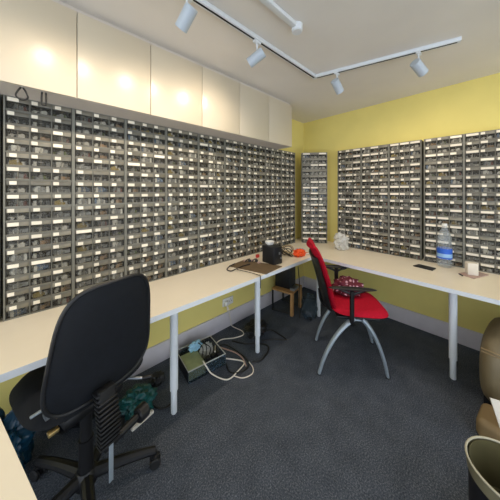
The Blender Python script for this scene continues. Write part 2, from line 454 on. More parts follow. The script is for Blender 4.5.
# ================================================================ desks
TT = .033
DF = 1.356
def leg_mesh(mb, z1):
    mb.lathe([(0, 0), (.018, 0), (.0215, .006), (.0215, .16), (.0275, .163), (.0275, z1-.012), (.045, z1-.012), (.045, z1), (0, z1)], M['leg'], 24)
    return mb
def desk(name, label, pts, legs):
    c = sum((Vector((*p, 0)) for p in pts), Vector())/len(pts); c.z = 0
    t = thing(name, label, 'desk', c, 0, 'cream desks')
    top = MB().prism([(p[0]-c.x, p[1]-c.y) for p in pts], DZ-TT, DZ, M['desk'])
    i = top.mi(M['desk_edge'])
    top.bm.faces.ensure_lookup_table()
    for f in top.bm.faces:
        f.normal_update()
        if abs(f.normal.z) < .5: f.material_index = i
    top.build('desktop', t)
    for l in legs:
        leg_mesh(MB(), DZ-TT).build('leg', t).location = (l.x-c.x, l.y-c.y, 0)
    return t
L1 = at_z(174, 412.5, 0); L2 = at_z(257.5, 352, 0); L3 = at_z(453, 378.5, 0); L4 = at_z(321, 317, 0)+Vector((0, .03, 0))
SE = 1.325
desk('desk', 'long cream desk along left wall, behind the black office chair', [(-.68, DF), (SE-.001, DF), (SE-.001, WY-.001), (-.68, WY-.001)],
     [L1, Vector((-.55, L1.y, 0)), Vector((-.55, 1.93, 0))])
desk('desk', 'cream desk running into the corner, carrying the black box and brown board', [(SE+.001, DF), (WX-.001, DF), (WX-.001, WY-.001), (SE+.001, WY-.001)],
     [L2, L4])
desk('desk', 'cream desk along right wall, carrying the water bottle and phone', [(2.285, -1.1), (WX-.001, -1.1), (WX-.001, DF-.002), (2.285, DF-.002)],
     [L3, Vector((2.95, -.9, 0)), Vector((2.47, -.9, 0))])
e = Vector((.2527, -.9675)); nrm = Vector((-.9675, -.2527)); a0 = Vector((-.162, 1.335)); a1 = a0+e*1.2
a2 = a1+nrm*.6; a3 = a0+nrm*.6
desk('desk', 'cream desk whose bare front corner fills the bottom left of the frame', [tuple(a0), tuple(a3), tuple(a2), tuple(a1)],
     [Vector((*(a0+nrm*.5+e*.1), 0)), Vector((*(a1+nrm*.5-e*.1), 0)), Vector((*(a1+nrm*.1-e*.1), 0)), Vector((*(a0+nrm*.3+e*.1), 0))])

# ================================================================ ceiling track lights
TZ = CEIL
A = Vector((-.6, 1.137, 0)); B = Vector((1.904, 1.118, 0)); E = at_z(461, 40, CEIL-.02); E.z = 0
t = thing('lighting_track', 'white L-shaped lighting track on the ceiling', 'lighting track', (B.x, B.y, CEIL))
def rail(p, q):
    d = (q-p); n = Vector((-d.y, d.x, 0)).normalized(); ln = d.length
    mb = MB(); rot = Matrix.Rotation(math.atan2(d.y, d.x), 4, 'Z'); c = (p+q)/2-B
    mb.box(Vector((c.x-ln/2, c.y-.018, -.030)), Vector((c.x+ln/2, c.y+.018, -.0005)), M['track'], .003, rot=rot)
    for s in (-.2, .35):
        mb.box(Vector((c.x-ln*.5+.02, c.y-.006, -.0312)), Vector((c.x+ln*.5-.02, c.y+.006, -.0302)), M['slot'], rot=rot)
    return mb
rail(A, B).build('rail', t); rail(B, E).build('rail', t)
MB().box((-.022, -.022, -.031), (.022, .022, -.0005), M['track'], .004).build('corner_connector', t)
WARM = (1, .84, .65)
SPOTS = []
def spot(p_track, direction, label, power):
    t = thing('track_spotlight', label, 'spotlight', (p_track.x, p_track.y, CEIL-.031), 0, 'spotlights on the ceiling track')
    mb = MB(); mb.box((-.03, -.014, -.018), (.03, .014, 0), M['track'], .003); mb.build('adapter', t)
    MB().cyl((0, 0, -.018), (0, 0, -.085), .006, M['track'], n=12).build('stem', t)
    d = Vector(direction).normalized(); c = Vector((0, 0, -.115)); L = .125; r = .036
    mtx = Matrix.Translation(c-d*L*.45) @ d.to_track_quat('Z', 'Y').to_matrix().to_4x4()
    MB().lathe([(0, 0), (r-.004, 0), (r, .004), (r, L), (r-.004, L), (r-.005, L-.012), (0, L-.012)], M['lamp'], 28, mtx).build('lamp_housing', t)
    MB().lathe([(0, L-.0115), (r-.006, L-.0115), (r-.006, L-.009), (0, L-.009)], EMIT, 24, mtx).build('lamp_lens', t)
    ld = bpy.data.lights.new('spot', 'SPOT'); ld.energy = power; ld.color = WARM; ld.spot_size = R(165); ld.spot_blend = 1; ld.shadow_soft_size = .035
    lo = bpy.data.objects.new('spot_light', ld); C.objects.link(lo); lo.parent = t; lo.location = c+d*(L*.55+.012)
    lo.rotation_euler = Vector((d.x, d.y, d.z*4.0)).to_track_quat('-Z', 'Y').to_euler()
def on_rail(px, p, q):
    a = (px-250)/F; best = None
    for k in range(2001):
        w = p+(q-p)*k/2000; X = DY*w.x-DX*w.y; D = DX*w.x+DY*w.y
        if D > .1:
            err = abs(X/D-a)
            if best is None or err < best[0]: best = (err, w)
    return best[1]
SP = 18
spot(Vector((.08, 1.13, 0)), (-.2, .9, -.85), 'white spotlight on the track above the black office chair, beyond the top edge', SP)
spot(on_rail(187, A, B), (-.2, .9, -.8), 'white track spotlight nearest the top edge, above the cupboards', SP)
spot(on_rail(257, A, B), (-.4, .9, -.5), 'white track spotlight aimed left, in the middle of the long rail', SP)
spot(on_rail(337, B, E), (.75, -.05, -.6), 'white track spotlight just right of the track corner', SP)
spot(on_rail(418.5, B, E), (.85, -.3, -.5), 'white track spotlight near the free right end of the track', SP)
# round-ended surface conduit
c1 = at_z(297, 28, CEIL-.02); c0 = Vector((-.7, c1.y-.02, 0))
t = thing('ceiling_conduit', 'white surface conduit on ceiling with round end cap', 'conduit', (c1.x, c1.y, CEIL))
MB().box((c0.x-c1.x, -.02, -.03), (-.02, .02, -.0005), M['track'], .008).build('trunking', t)
MB().lathe([(0, -.048), (.03, -.048), (.036, -.042), (.036, -.0005), (0, -.0005)], M['track'], 28).build('end_cap', t)

# ================================================================ black office chair
def superell(w0, w1, h, n=3.2, zc=0):
    """outline: half width w0 at bottom, w1 at top, half height h"""
    def f(a):
        c, s = math.cos(a), math.sin(a)
        x = math.copysign(abs(c)**(2/n), c); z = math.copysign(abs(s)**(2/n), s)
        w = w0+(w1-w0)*(z+1)/2
        return (x*w, z*h)
    return f
BC = Vector((.165, 1.40, 0))
ch = thing('office_chair', 'black fabric swivel office chair pulled up to the left desk', 'office chair', BC, R(14.5))
tilt = Matrix.Translation((-.008, -.255, .906)) @ Matrix.Rotation(R(9), 4, 'X')
out = superell(.230, .176, .262, 4.0)
bend = lambda x, z: .55*x*x*1.0
MB().pad(out, lambda t: .055*(1-t**4)+.0*t, lambda t: .018*(1-t**6), M['chair_black'], mtx=tilt, bend=bend).build('backrest', ch)
pts = []
for k in range(64):
    x, z = out(2*PI*k/64); pts.append(tilt @ Vector((x*1.005, bend(x, z), z*1.005)))
MB().tube(pts, .008, M['trim_black'], 8, closed=True, res=1).build('edge_trim', ch)
seat = MB().pad(superell(.25, .25, .235, 3.6), lambda t: .045*(1-t**5), lambda t: .055*(1-t**8), M['chair_black'],
                mtx=Matrix.Translation((0, .035, .615)) @ Matrix.Rotation(R(90), 4, 'X') @ Matrix.Scale(-1, 4, (0, 1, 0)))
seat.build('seat', ch)
MB().box((-.13, -.12, .50), (.13, .14, .555), M['plastic_black'], .02).build('seat_mechanism', ch)
# ribbed bellows over the back upright
b = MB()
for k in range(13):
    z = .50+k*.0165; y = -.292-.012*math.sin(k/12*PI)-.06*(k/12-.5)*(-.6)
    b.box((-.078, y-.022, z), (.002, y+.022, z+.011), M['plastic_black'], .005)
b.box((-.07, -.302, .49), (-.006, -.276, .72), M['rubber'], .006)
b.build('back_bellows', ch)
b = MB().tube([(0, 0, .515), (0, -.14, .505), (-.02, -.25, .50), (-.035, -.298, .53), (-.038, -.30, .60)], .018, M['plastic_black'], 10, flat=.6); b.build('back_upright', ch)
MB().box((-.040, -.318, .33), (-.022, -.313, .50), M['silver'], .002).build('steel_strip', ch)
b = MB().cyl((-.05, -.30, .475), (.12, -.285, .475), .017, M['plastic_black']); b.cyl((.10, -.287, .475), (.15, -.283, .475), .034, M['plastic_black'], n=24, bev=.006); b.build('height_knob', ch)
b = MB().tube([(.10, .0, .53), (.18, -.08, .51), (.235, -.13, .495)], .007, M['steel'], 8); b.cyl((.225, -.125, .497), (.27, -.15, .49), .011, M['plastic_black'], bev=.004); b.build('lever', ch)
# steel arm brackets
for s in (-1,):
    b = MB().box((-.238, -.13, .668), (-.10, -.118, .676), M['silver'], .002)
    b.box((-.20, -.155, .64), (-.165, -.12, .665), M['steel'], .002)
    b.cyl((-.165, -.165, .605), (-.16, -.155, .672), .008, M['brass'], n=10)
    b.box((-.20, -.19, .592), (-.165, -.165, .606), M['brass'], .003)
    b.build('arm_bracket', ch)
b = MB().lathe([(0, .09), (.032, .09), (.032, .30), (.026, .302), (.026, .50), (0, .50)], M['plastic_black'], 24); b.build('gas_column', ch)
MB().lathe([(0, .075), (.05, .075), (.055, .09), (.05, .125), (.036, .145), (0, .145)], M['plastic_black'], 28).build('base_hub', ch)
cast = at_z(157, 465, 0)-BC
base_a = math.atan2(cast.y, cast.x)-R(14.5)
for k in range(5):
    a = base_a+k*2*PI/5; ca, sa = math.cos(a), math.sin(a); Rr = .325
    b = MB(); rot = Matrix.Rotation(a, 4, 'Z')
    bm_pts = [(.04, .03, .12, .03), (Rr, .019, .085, .02)]
    b.tube([(ca*.03, sa*.03, .112), (ca*.18, sa*.18, .108), (ca*Rr, sa*Rr, .090)], .024, M['plastic_black'], 10, radii=(.03, .019)); lg = b.build('base_arm', ch)
    c = MB()
    px_, py_ = ca*Rr, sa*Rr; ox, oy = -sa, ca
    for s in (-1, 1):
        c.cyl((px_+ox*s*.008, py_+oy*s*.008, .030), (px_+ox*s*.027, py_+oy*s*.027, .030), .029, M['rubber'], n=22, bev=.005)
    c.cyl((px_, py_, .03), (px_, py_, .085), .009, M['plastic_black'], n=12)
    c.box((px_-.016, py_-.016, .040), (px_+.016, py_+.016, .066), M['plastic_black'], .006)
    c.build('caster', lg)

# ================================================================ red chair
f2 = Vector((.62, -.785)); th = math.atan2(-f2.x, f2.y)
RC = Vector((2.10, .886, 0))
rc = thing('visitor_chair', 'red visitor chair with curved silver legs and black armrests', 'chair', RC, th)
def loc(px, py, D):                        # point in the red chair's own frame
    w = at_d(px, py, D)-RC; c, s = math.cos(th), math.sin(th)
    return Vector((c*w.x+s*w.y, -s*w.x+c*w.y, w.z))
# local x = towards the camera, local y = the way it faces
feet = []
for p in ((388, 378), (319, 374), (316, 340.5)):
    w = at_z(p[0], p[1], 0)-RC; c, s = math.cos(th), math.sin(th); feet.append(Vector((c*w.x+s*w.y, -s*w.x+c*w.y, 0)))
feet.append(feet[0]+feet[2]-feet[1])
sb = lambda x, z: -.020*(max(0, z-.1)/.15)**2
MB().pad(superell(.255, .245, .245, 4.0), lambda t: .030*(1-t**5)+.006*(1-t), lambda t: .034*(1-t**10), M['red'],
         mtx=Matrix.Translation((0, .045, .515)) @ Matrix.Rotation(R(90), 4, 'X') @ Matrix.Scale(-1, 4, (0, 1, 0)), bend=sb).build('seat', rc)
MB().box((-.2, -.15, .462), (.2, .2, .484), M['plastic_black'], .008).build('seat_pan', rc)
# back: a curved sheet swept along a side profile
def sweep_back(mb, prof, thick, w_of, m, nx=12, curve=.03):
    bm = bmesh.new(); rows = []
    P = spline([Vector((0, y, z)) for y, z in prof], 5)
    for i, p in enumerate(P):
        tq = P[min(i+1, len(P)-1)]-P[max(i-1, 0)]; tq.normalize(); nn = Vector((0, -tq.z, tq.y))
        w = w_of(i/(len(P)-1)); row = []
        th_ = thick*(1-.0*abs(i/(len(P)-1)-.5))
        for s in (1, -1):
            for k in range(nx+1):
                u = -1+2*k/nx
                edge = (1-abs(u)**6)
                q = p - nn*s*th_*.5*edge**.5 + Vector((u*w*s, 0, 0)) + Vector((0, curve*(u*u), 0))
                row.append(bm.verts.new(q))
        rows.append(row)
    n = len(rows[0])
    for a, b in zip(rows, rows[1:]):
        for k in range(n): bm.faces.new((a[k], a[(k+1) % n], b[(k+1) % n], b[k]))
    bm.faces.new(rows[0][::-1]); bm.faces.new(rows[-1])
    bmesh.ops.remove_doubles(bm, verts=bm.verts, dist=1e-5)
    bmesh.ops.recalc_face_normals(bm, faces=bm.faces)
    mb._merge(bm, m, None, True); return mb
prof = [(-.175, .52), (-.20, .60), (-.225, .72), (-.262, .85), (-.305, .97), (-.345, 1.045), (-.372, 1.062)]
wf = lambda t: .215-.035*abs(2*t-1)**3
sweep_back(MB(), prof, .05, wf, M['red']).build('backrest', rc)
prof2 = [(y-.040, z) for y, z in prof[0:5]]
prof2[-1] = (prof2[-1][0]+.006, prof2[-1][1])
sweep_back(MB(), prof2, .034, lambda t: .222-.02*t, M['plastic_black']).build('back_shell', rc)
MB().tube([(0, -.10, .475), (0, -.2, .47), (0, -.245, .52), (0, -.26, .62)], .03, M['plastic_black'], 10, flat=.5).build('back_support', rc)
for s in (1, -1):
    X = .272*s; Y = -.045
    b = MB()
    b.tube([(X*.72, Y+.02, .47), (X*.94, Y+.005, .475), (X, Y, .50), (X, Y, .60), (X, Y, .70), (X, Y, .742)], .018, M['plastic_black'], 10, flat=1.3)
    b.tube([(X, Y, .68), (X, Y-.02, .715), (X, Y-.10, .746)], .011, M['plastic_black'], 8); b.tube([(X, Y, .68), (X, Y+.02, .715), (X, Y+.10, .746)], .011, M['plastic_black'], 8)
    ar = b.build('armrest', rc)
    MB().pad(superell(.036, .030, .19, 2.6), lambda t: .012*(1-t**4), lambda t: .010*(1-t**6), M['plastic_black'],
             mtx=Matrix.Translation((X, Y, .756)) @ Matrix.Rotation(R(90), 4, 'X') @ Matrix.Scale(-1, 4, (0, 1, 0))).build('arm_pad', ar)
for k, ft in enumerate(feet):
    s = 1 if ft.x > 0 else -1; d = 1 if ft.y > 0 else -1
    st = Vector((.185*s, .03+.03*d, .468))
    b = MB()
    q = [st]
    for tt in (.2, .4, .6, .8, 1.0):        # quarter-ellipse arc, flat at the seat, steep at the foot
        a = tt*PI/2
        hx = .5*math.sin(a)+.5*tt; hz = .5*math.cos(a)+.5*(1-tt)
        q.append(Vector((st.x+(ft.x-st.x)*hx, st.y+(ft.y-st.y)*hx, .004+(st.z-.004)*hz)))
    b.tube(q, .02, M['silver'], 12, flat=.75, radii=(.026, .0165), res=6)
    lg = b.build('leg', rc)
    MB().cyl((ft.x, ft.y, .0), (ft.x, ft.y, .008), .017, M['rubber'], n=14).build('foot_glide', lg)
MB().box((-.20, -.01, .448), (.20, .07, .470), M['silver'], .01).build('cross_frame', rc)

_v = Vector((-.10, .02, .552)); _v.rotate(Matrix.Rotation(th, 3, 'Z'))
o = MB().crumple((0, 0, 0), (.12, .14, .085), M['darkred'], .3, 23, 4, 3.).build('cloth_bundle', sharp=60)
_m = min(v.co.z for v in o.data.vertices); o.data.transform(Matrix.Translation((0, 0, -_m))); o.location = RC+_v; o.rotation_euler = (0, 0, th)
tag(o, 'dark red patterned cloth bundle lying on the red chair seat', 'cloth')
# ================================================================ things on the corner desk
Z = DZ+.0006
bx = thing('equipment_box', 'small black equipment box standing on the corner desk', 'box', (1.755, 1.53, Z), R(-4))
MB().box((-.062, -.085, .004), (.062, .085, .178), M['black'], .005).build('case', bx)
for p in ((-.05, -.07), (.05, -.07), (-.05, .07), (.05, .07)): MB().cyl((*p, 0), (*p, .005), .008, M['rubber'], n=10).build('foot', bx)
b = MB().box((.01, -.089, .10), (.03, -.085, .125), M['steel'], .001); b.cyl((.04, -.085, .06), (.04, -.094, .06), .009, M['steel'], n=12); b.build('control', bx)
o = MB().lathe([(0, 0), (.03, 0), (.046, .018), (.050, .036), (.047, .036), (.042, .018), (.026, .006), (0, .006)], M['white'], 28).build('bowl')
o.location = (1.768, 1.575, Z+.179); tag(o, 'small white bowl resting on top of the black box', 'bowl')
pts = [at_z(229, 266.5, Z), at_z(244, 260.5, Z), at_z(282, 266.8, Z), at_z(266, 274.5, Z)]
o = MB().prism([(p.x, p.y) for p in pts][::-1], Z, Z+.008, M['board']).build('work_board'); recentre(o); tag(o, 'brown work board lying flat in front of the black box', 'board')
BZ = Z+.0085
def cable(name, pts, r, m, label, cat='cable', group=None, res=7):
    o = MB().tube(pts, r, m, 8, res=res).build(name); recentre(o); return tag(o, label, cat, group)
def zp(px, py, z): return at_z(px, py, z)
cable('cable', [zp(235, 263.5, Z+.03), zp(230, 266, Z+.012), zp(227, 269.5, Z+.006), zp(231, 271, Z+.006), zp(236, 269, BZ+.006), zp(243, 266, BZ+.006), zp(250, 264, BZ+.006)], .005, M['cable_b'],
      'black looped cable at left edge of the brown board')
cable('cable', [zp(237, 269.5, BZ+.004), zp(250, 272.5, BZ+.004), zp(258, 275, Z+.012), (zp(258.5, 276, Z).x, DF-.006, Z+.004), (zp(258.5, 276, Z).x, DF-.008, Z-.1)], .0035, M['cable_b'],
      'thin black cable crossing the brown board and over the desk edge')
t = thing('soldering_kit', 'tangle of small tools and pinkish circuit pieces on the brown board', 'tools', zp(252, 263, BZ))
rr = random.Random(4); P0 = zp(252, 263, BZ)
for k in range(7):
    px, py = 245+k*2.3, 261.5+rr.uniform(-1, 2); p = zp(px, py, BZ)-P0
    b = MB()
    if k % 3 == 0: b.box((p.x-.018, p.y-.011, 0.0003), (p.x+.018, p.y+.011, .012), M['pink'], .002); nm = 'circuit_piece'
    elif k % 3 == 1: b.tube([(p.x-.05, p.y-.02, .004), (p.x, p.y, .014), (p.x+.05, p.y+.015, .006)], .005, M['black'], 8); nm = 'tool'
    else: b.box((p.x-.012, p.y-.012, .0003), (p.x+.012, p.y+.012, .022), M['darkgrey'], .002); nm = 'connector'
    b.build(nm, t)
o = MB().box((-.02, -.012, 0), (.02, .012, .035), M['redplastic'], .004).build('red_connector'); o.location = zp(257.5, 257.5, Z); tag(o, 'small red plastic part behind the brown board', 'electronic part')
# coil of tan wires, orange pouch, blue card, red pliers
P0 = zp(289, 256.5, Z)
t = thing('wire_coil', 'bundle of tan and dark wires beside the black box', 'wires', P0)
for k in range(7):
    b = MB(); q = []; rad = .05+.012*(k % 3); tl = R(rr.uniform(20, 70)); az = rr.uniform(0, PI)
    for j in range(12):
        a = j*2*PI/12; v = Vector((rad*math.cos(a), rad*math.sin(a), 0)); v.rotate(Matrix.Rotation(tl, 3, 'X')); v.rotate(Matrix.Rotation(az, 3, 'Z'))
        q.append(v+Vector((0, .03, .072)))
    mz = min(v.z for v in q); q = [v-Vector((0, 0, mz-.005)) for v in q]
    b.tube(q, .0045, M['wire'] if k % 2 else M['cable_b'], 6, closed=True, res=3); b.build('wire_loop', t)
def crumpled(name, c, dims, m, label, cat, amp=.3, seed=1, sub=4, freq=3.):
    o = MB().crumple((0, 0, 0), dims, m, amp, seed, sub, freq).build(name, sharp=50)
    mz = min(v.co.z for v in o.data.vertices); o.data.transform(Matrix.Translation((0, 0, -mz))); o.location = c
    return tag(o, label, cat)
crumpled('orange_pouch', zp(299.5, 256, Z), (.085, .055, .045), M['orange'], 'crumpled orange pouch on the corner desk right of the wires', 'pouch', .35, 3)
o = MB().box((-.05, -.03, 0), (.05, .03, .02), M['label_pale'], .003, rot=Matrix.Rotation(R(-35), 4, 'Z')).build('blue_packet'); o.location = zp(300, 250.5, Z); tag(o, 'pale blue packet lying behind the orange pouch', 'packet')
t = thing('pliers', 'red and white handled pliers at corner edge of desk', 'pliers', zp(307.5, 254.5, Z), R(-40))
MB().tube([(-.07, .02, .012), (-.03, .022, .014), (.02, 0, .012)], .008, M['redplastic'], 8).build('handle', t); MB().tube([(-.07, -.02, .012), (-.03, -.022, .014), (.02, 0, .012)], .008, M['paper'], 8).build('handle', t)
MB().box((.01, -.01, .004), (.07, .01, .02), M['steel'], .005).build('jaws', t)
# clear plastic bag by the corner
crumpled('plastic_bag', zp(341, 249.5, Z), (.085, .085, .115), M['film'], 'crumpled clear plastic bag on desk below the corner cabinets', 'bag', .4, 8, 4, 2.2)

# ================================================================ things on the right desk
pp = [zp(413, 266.3, Z), zp(419, 264.9, Z), zp(436, 269, Z), zp(432.5, 271, Z)]
t = thing('phone', 'black smartphone lying face up on the right desk', 'phone', sum(pp, Vector())/4)
c = sum(pp, Vector())/4
MB().prism([(p.x-c.x, p.y-c.y) for p in pp][::-1], 0, .010, M['black'], .002).build('phone_body', t)
ins = [((p-c)*.9) for p in pp]
MB().prism([(p.x, p.y) for p in ins][::-1], .0101, .0106, M['plastic_black']).build('screen', t)
bp = zp(444.5, 266.5, Z)
t = thing('water_bottle', 'large clear water bottle with blue label on the right desk', 'bottle', bp)
r0 = .058
MB().lathe([(0, .006), (.03, .0), (.05, .002), (r0, .015), (r0, .06), (r0-.004, .068), (r0, .076), (r0, .20), (r0-.005, .21), (r0, .222), (r0-.006, .235), (r0, .25), (r0-.004, .29), (.045, .33), (.028, .365), (.018, .385), (.018, .40), (0, .40)], M['pet'], 32).build('bottle_body', t)
MB().lathe([(r0+.0008, .085), (r0+.0014, .085), (r0+.0014, .185), (r0+.0008, .185), (r0+.0008, .085)], M['bottle_label'], 32).build('bottle_label', t)
MB().lathe([(r0+.0015, .10), (r0+.0019, .10), (r0+.0019, .135), (r0+.0015, .135), (r0+.0015, .10)], M['label_pale'], 32).build('label_band', t)
MB().lathe([(0, .401), (.020, .401), (.021, .404), (.021, .422), (.019, .426), (0, .426)], M['white'], 24).build('cap', t)
MB().lathe([(.0185, .388), (.024, .389), (.024, .394), (.0185, .395), (.0185, .388)], M['white'], 24).build('neck_ring', t)
wp = zp(472, 275.2, Z)
o = MB().prism([(q.x, q.y) for q in (zp(458, 274, Z), zp(474, 279, Z), zp(489, 275.5, Z), zp(473, 271, Z))], Z, Z+.007, M['pink'], .002).build('notebook'); recentre(o); tag(o, 'thin pinkish pad lying under the white block', 'pad')
o = MB().box((-.036, -.036, 0), (.036, .036, .105), M['paper'], .006, rot=Matrix.Rotation(R(20), 4, 'Z')).build('white_block'); o.location = zp(471.5, 274.2, Z+.0075); tag(o, 'upright white block standing on the pinkish pad', 'block')
o = MB().tube([(-.015, -.01, .006), (0, 0, .008), (.02, .012, .006)], .006, M['black'], 8).build('usb_stick'); o.location = zp(461, 275.7, Z+.0075); tag(o, 'tiny black memory stick beside the white block', 'memory stick')

# ================================================================ under the left desks
sk = at_y(227.5, 301, WY)
t = thing('wall_socket', 'white double wall socket under the left desk', 'socket', (sk.x, WY-.0005, sk.z))
MB().box((-.075, -.012, -.043), (.075, 0, .043), M['white'], .004).build('faceplate', t)
MB().box((-.060, -.045, -.03), (-.015, -.012, .02), M['white'], .006).build('plug', t)
b = MB()
for q in ((.022, -.005), (.05, -.005)): b.box((q[0]-.003, -.0128, q[1]-.005), (q[0]+.003, -.0119, q[1]+.005), M['black'])
b.box((.034, -.0128, .012), (.038, -.0119, .022), M['black']); b.build('socket_holes', t)
FZ = .006
fz = lambda px, py, z=FZ: at_z(px, py, z)
cable('cable', [(sk.x-.04, WY-.045, sk.z-.012), (sk.x-.04, WY-.05, sk.z-.08), (sk.x-.03, WY-.05, .25), (sk.x+.0, WY-.06, .09), fz(232, 326, .015), fz(242, 331), fz(243, 335), fz(234, 338), fz(222, 339.5), fz(216, 344, .05), fz(215, 352, .12)], .0048, M['cable_w'],
      'white power cable from the wall socket down to the floor', group='cables on the floor')
cable('cable', [fz(203, 361, .115), fz(206, 366, .10), fz(212, 374, .03), fz(224, 379.5), fz(231, 378), fz(238, 371), fz(244, 364), fz(242, 361), fz(234, 359.5), fz(226, 358.5)], .0054, M['cable_w'],
      'thick white cable looping out in front of the plastic box', group='cables on the floor')
cable('cable', [fz(249, 362), fz(253, 368), fz(252, 374), fz(243, 378), fz(234, 376)], .0042, M['cable_w'], 'short curved white cable end right of the floor tangle', group='cables on the floor')
cable('cable', [fz(226, 364), fz(230, 372), fz(240, 372.5), fz(248, 367), fz(247, 360), fz(238, 352), fz(226, 345), fz(219, 346)], .006, M['cable_b'], 'black cable looped beside the plastic box', group='cables on the floor')
cable('cable', [fz(252, 362.5), fz(260, 361), fz(265, 356), fz(268.5, 350), fz(267, 345.5), fz(258, 343.5), fz(246, 344), fz(232, 341)], .0075, M['cable_b'], 'black cable looping round the desk leg foot', group='cables on the floor')
cable('cable', [fz(262, 331), fz(272, 330.5), fz(280, 335), fz(286, 339), fz(284, 340.5), fz(272, 339.5), fz(262, 341)], .0065, M['cable_b'], 'black cable loop right of the desk leg', group='cables on the floor')
cable('cable', [fz(219, 347), fz(228, 350), fz(237, 353.5), fz(243, 359), fz(246, 366)], .006, M['pink'], 'dusty pink cable among the floor tangle', group='cables on the floor')
# plastic box with power strip
q0 = Vector((.86, 1.64, 0)); q1 = Vector((1.20, 1.60, 0)); ang = math.atan2(q1.y-q0.y, q1.x-q0.x); Lx = (q1-q0).length
t = thing('storage_box', 'open smoky plastic box full of cables under the left desk', 'storage box', (*q0[:2], .0005), ang)
W_, D_, H_ = Lx, .30, .098
b = MB().box((0, 0, 0), (W_, D_, .003), M['smoky']); b.box((0, 0, .003), (W_, .003, H_), M['smoky']); b.box((0, D_-.003, .003), (W_, D_, H_), M['smoky'])
b.box((0, .003, .003), (.003, D_-.003, H_), M['black']); b.box((W_-.003, .003, .003), (W_, D_-.003, H_), M['smoky']); b.build('box_shell', t)  # left wall coloured black for the shade on that side
b = MB().box((-.003, -.004, H_), (W_+.003, .003, H_+.005), M['film']); b.box((-.003, D_-.003, H_), (W_+.003, D_+.004, H_+.005), M['film'])
b.box((-.003, .003, H_), (.003, D_-.003, H_+.005), M['film']); b.box((W_-.003, .003, H_), (W_+.003, D_-.003, H_+.005), M['film']); b.build('rim', t)
def inbox(x, y, z): return t.location + Vector((math.cos(ang)*x-math.sin(ang)*y, math.sin(ang)*x+math.cos(ang)*y, z))
def boxed(o, x, y, z, rz=0): o.location = inbox(x, y, z); o.rotation_euler = (0, 0, ang+rz); return o
o = boxed(MB().box((-.075, -.10, 0), (.075, .10, .09), M['card'], .004).build('card_carton'), .085, .12, .0035); tag(o, 'pale green card carton inside the plastic box', 'carton')
o = crumpled('blue_plastic_bag', inbox(.13, .265, .095), (.065, .03, .045), M['bluebag'], 'pale blue plastic bag lying on the back of the plastic box', 'bag', .3, 5)
o.location = inbox(.15, .215, .094)
ps = bpy.data.objects.new('power_strip', None); C.objects.link(ps); boxed(ps, .245, .06, .0035); tag(ps, 'black power strip with plugs inside the plastic box', 'power strip')
MB().box((-.08, -.028, .0), (.08, .028, .065), M['black'], .006).build('strip_body', ps)
for k in range(3): MB().box((-.065+k*.05, -.02, .065), (-.028+k*.05, .02, .098), M['plastic_black'], .006).build('plug', ps)
crumpled('grey_bag', inbox(.255, .20, .0035), (.065, .06, .06), M['film'], 'crumpled grey film bag inside the plastic box', 'bag', .35, 6)
for k in range(5):
    x0 = .15+.035*k
    cable('cable', [inbox(x0, .07, .105), inbox(x0+.03, .12, .15-.01*k), inbox(x0+rr.uniform(-.03, .05), .19, .16), inbox(x0+rr.uniform(-.05, .05), .24, .13), inbox(x0+.03, .25, .12)], .0042, M['cable_b'],
          'thin black cable rising out of the open plastic box', group='black cables inside the plastic box')
crumpled('black_bag', fz(256, 333, .0005), (.13, .11, .07), M['black'], 'dark bag slumped on the carpet behind the desk leg', 'bag', .35, 9)
# wooden stool with computer
q = at_z(292, 316, 0); sx0, sx1, sy0, sy1, sh = q.x-.05, q.x+.26, q.y+.01, q.y+.30, .29
t = thing('wooden_stand', 'low pale wooden stand under the corner desk', 'stand', ((sx0+sx1)/2, (sy0+sy1)/2, 0), R(11)); cx, cy = (sx0+sx1)/2, (sy0+sy1)/2
hx, hy = (sx1-sx0)/2, (sy1-sy0)/2
MB().box((-hx, -hy, sh-.022), (hx, hy, sh), M['wood'], .003).build('top', t)
for s in (-1, 1):
    MB().box((s*hx-.026*(s+1), -hy, 0), (s*hx+.026*(1-s), -hy+.03, sh-.022), M['wood'], .003).build('leg', t)
    MB().box((s*hx-.008*(s+1), hy-.02, 0), (s*hx+.008*(1-s), hy, sh-.022), M['black'], .002).build('leg', t)
    MB().box((s*hx-.012*(s+1), -hy+.03, .0), (s*hx+.012*(1-s), hy-.02, .018), M['darkgrey'], .002).build('rail', t)
t2 = thing('computer_tower', 'dark computer case on the wooden stand under the desk', 'computer', (cx+.01, cy+.04, sh+.0005), R(11))
MB().box((-.10, -.10, .005), (.10, .10, .34), M['black'], .006).build('case', t2)
MB().box((-.095, -.106, .01), (.095, -.100, .335), M['darkgrey'], .002).build('front_panel', t2)
for p in ((-.07, -.08), (.07, -.08), (-.07, .08), (.07, .08)): MB().cyl((*p, 0), (*p, .006), .01, M['rubber'], n=10).build('foot', t2)
o = MB().box((-.07, -.03, 0), (.07, .03, .03), M['steel'], .003, rot=Matrix.Rotation(R(11), 4, 'Z')).build('adapter_brick')
_v = Vector((-.02, -.112, 0)); _v.rotate(Matrix.Rotation(R(11), 3, 'Z')); o.location = Vector((cx, cy, sh+.0005))+_v; tag(o, 'grey adapter brick on the front edge of the wooden stand', 'adapter')
cable('cable', [zp(299, 263, Z-.005) + Vector((0, .012, -.04)), at_d(299.5, 284, 2.56), at_d(299.3, 300, 2.56), at_d(299.5, 318, 2.56)], .0045, M['cable_b'], 'black cable hanging straight down from the corner desk')
crumpled('teal_bag', at_z(309, 318, 0), (.09, .09, .16), M['smoky'], 'tall smoky plastic bag on the floor under the inner corner', 'bag', .3, 12)
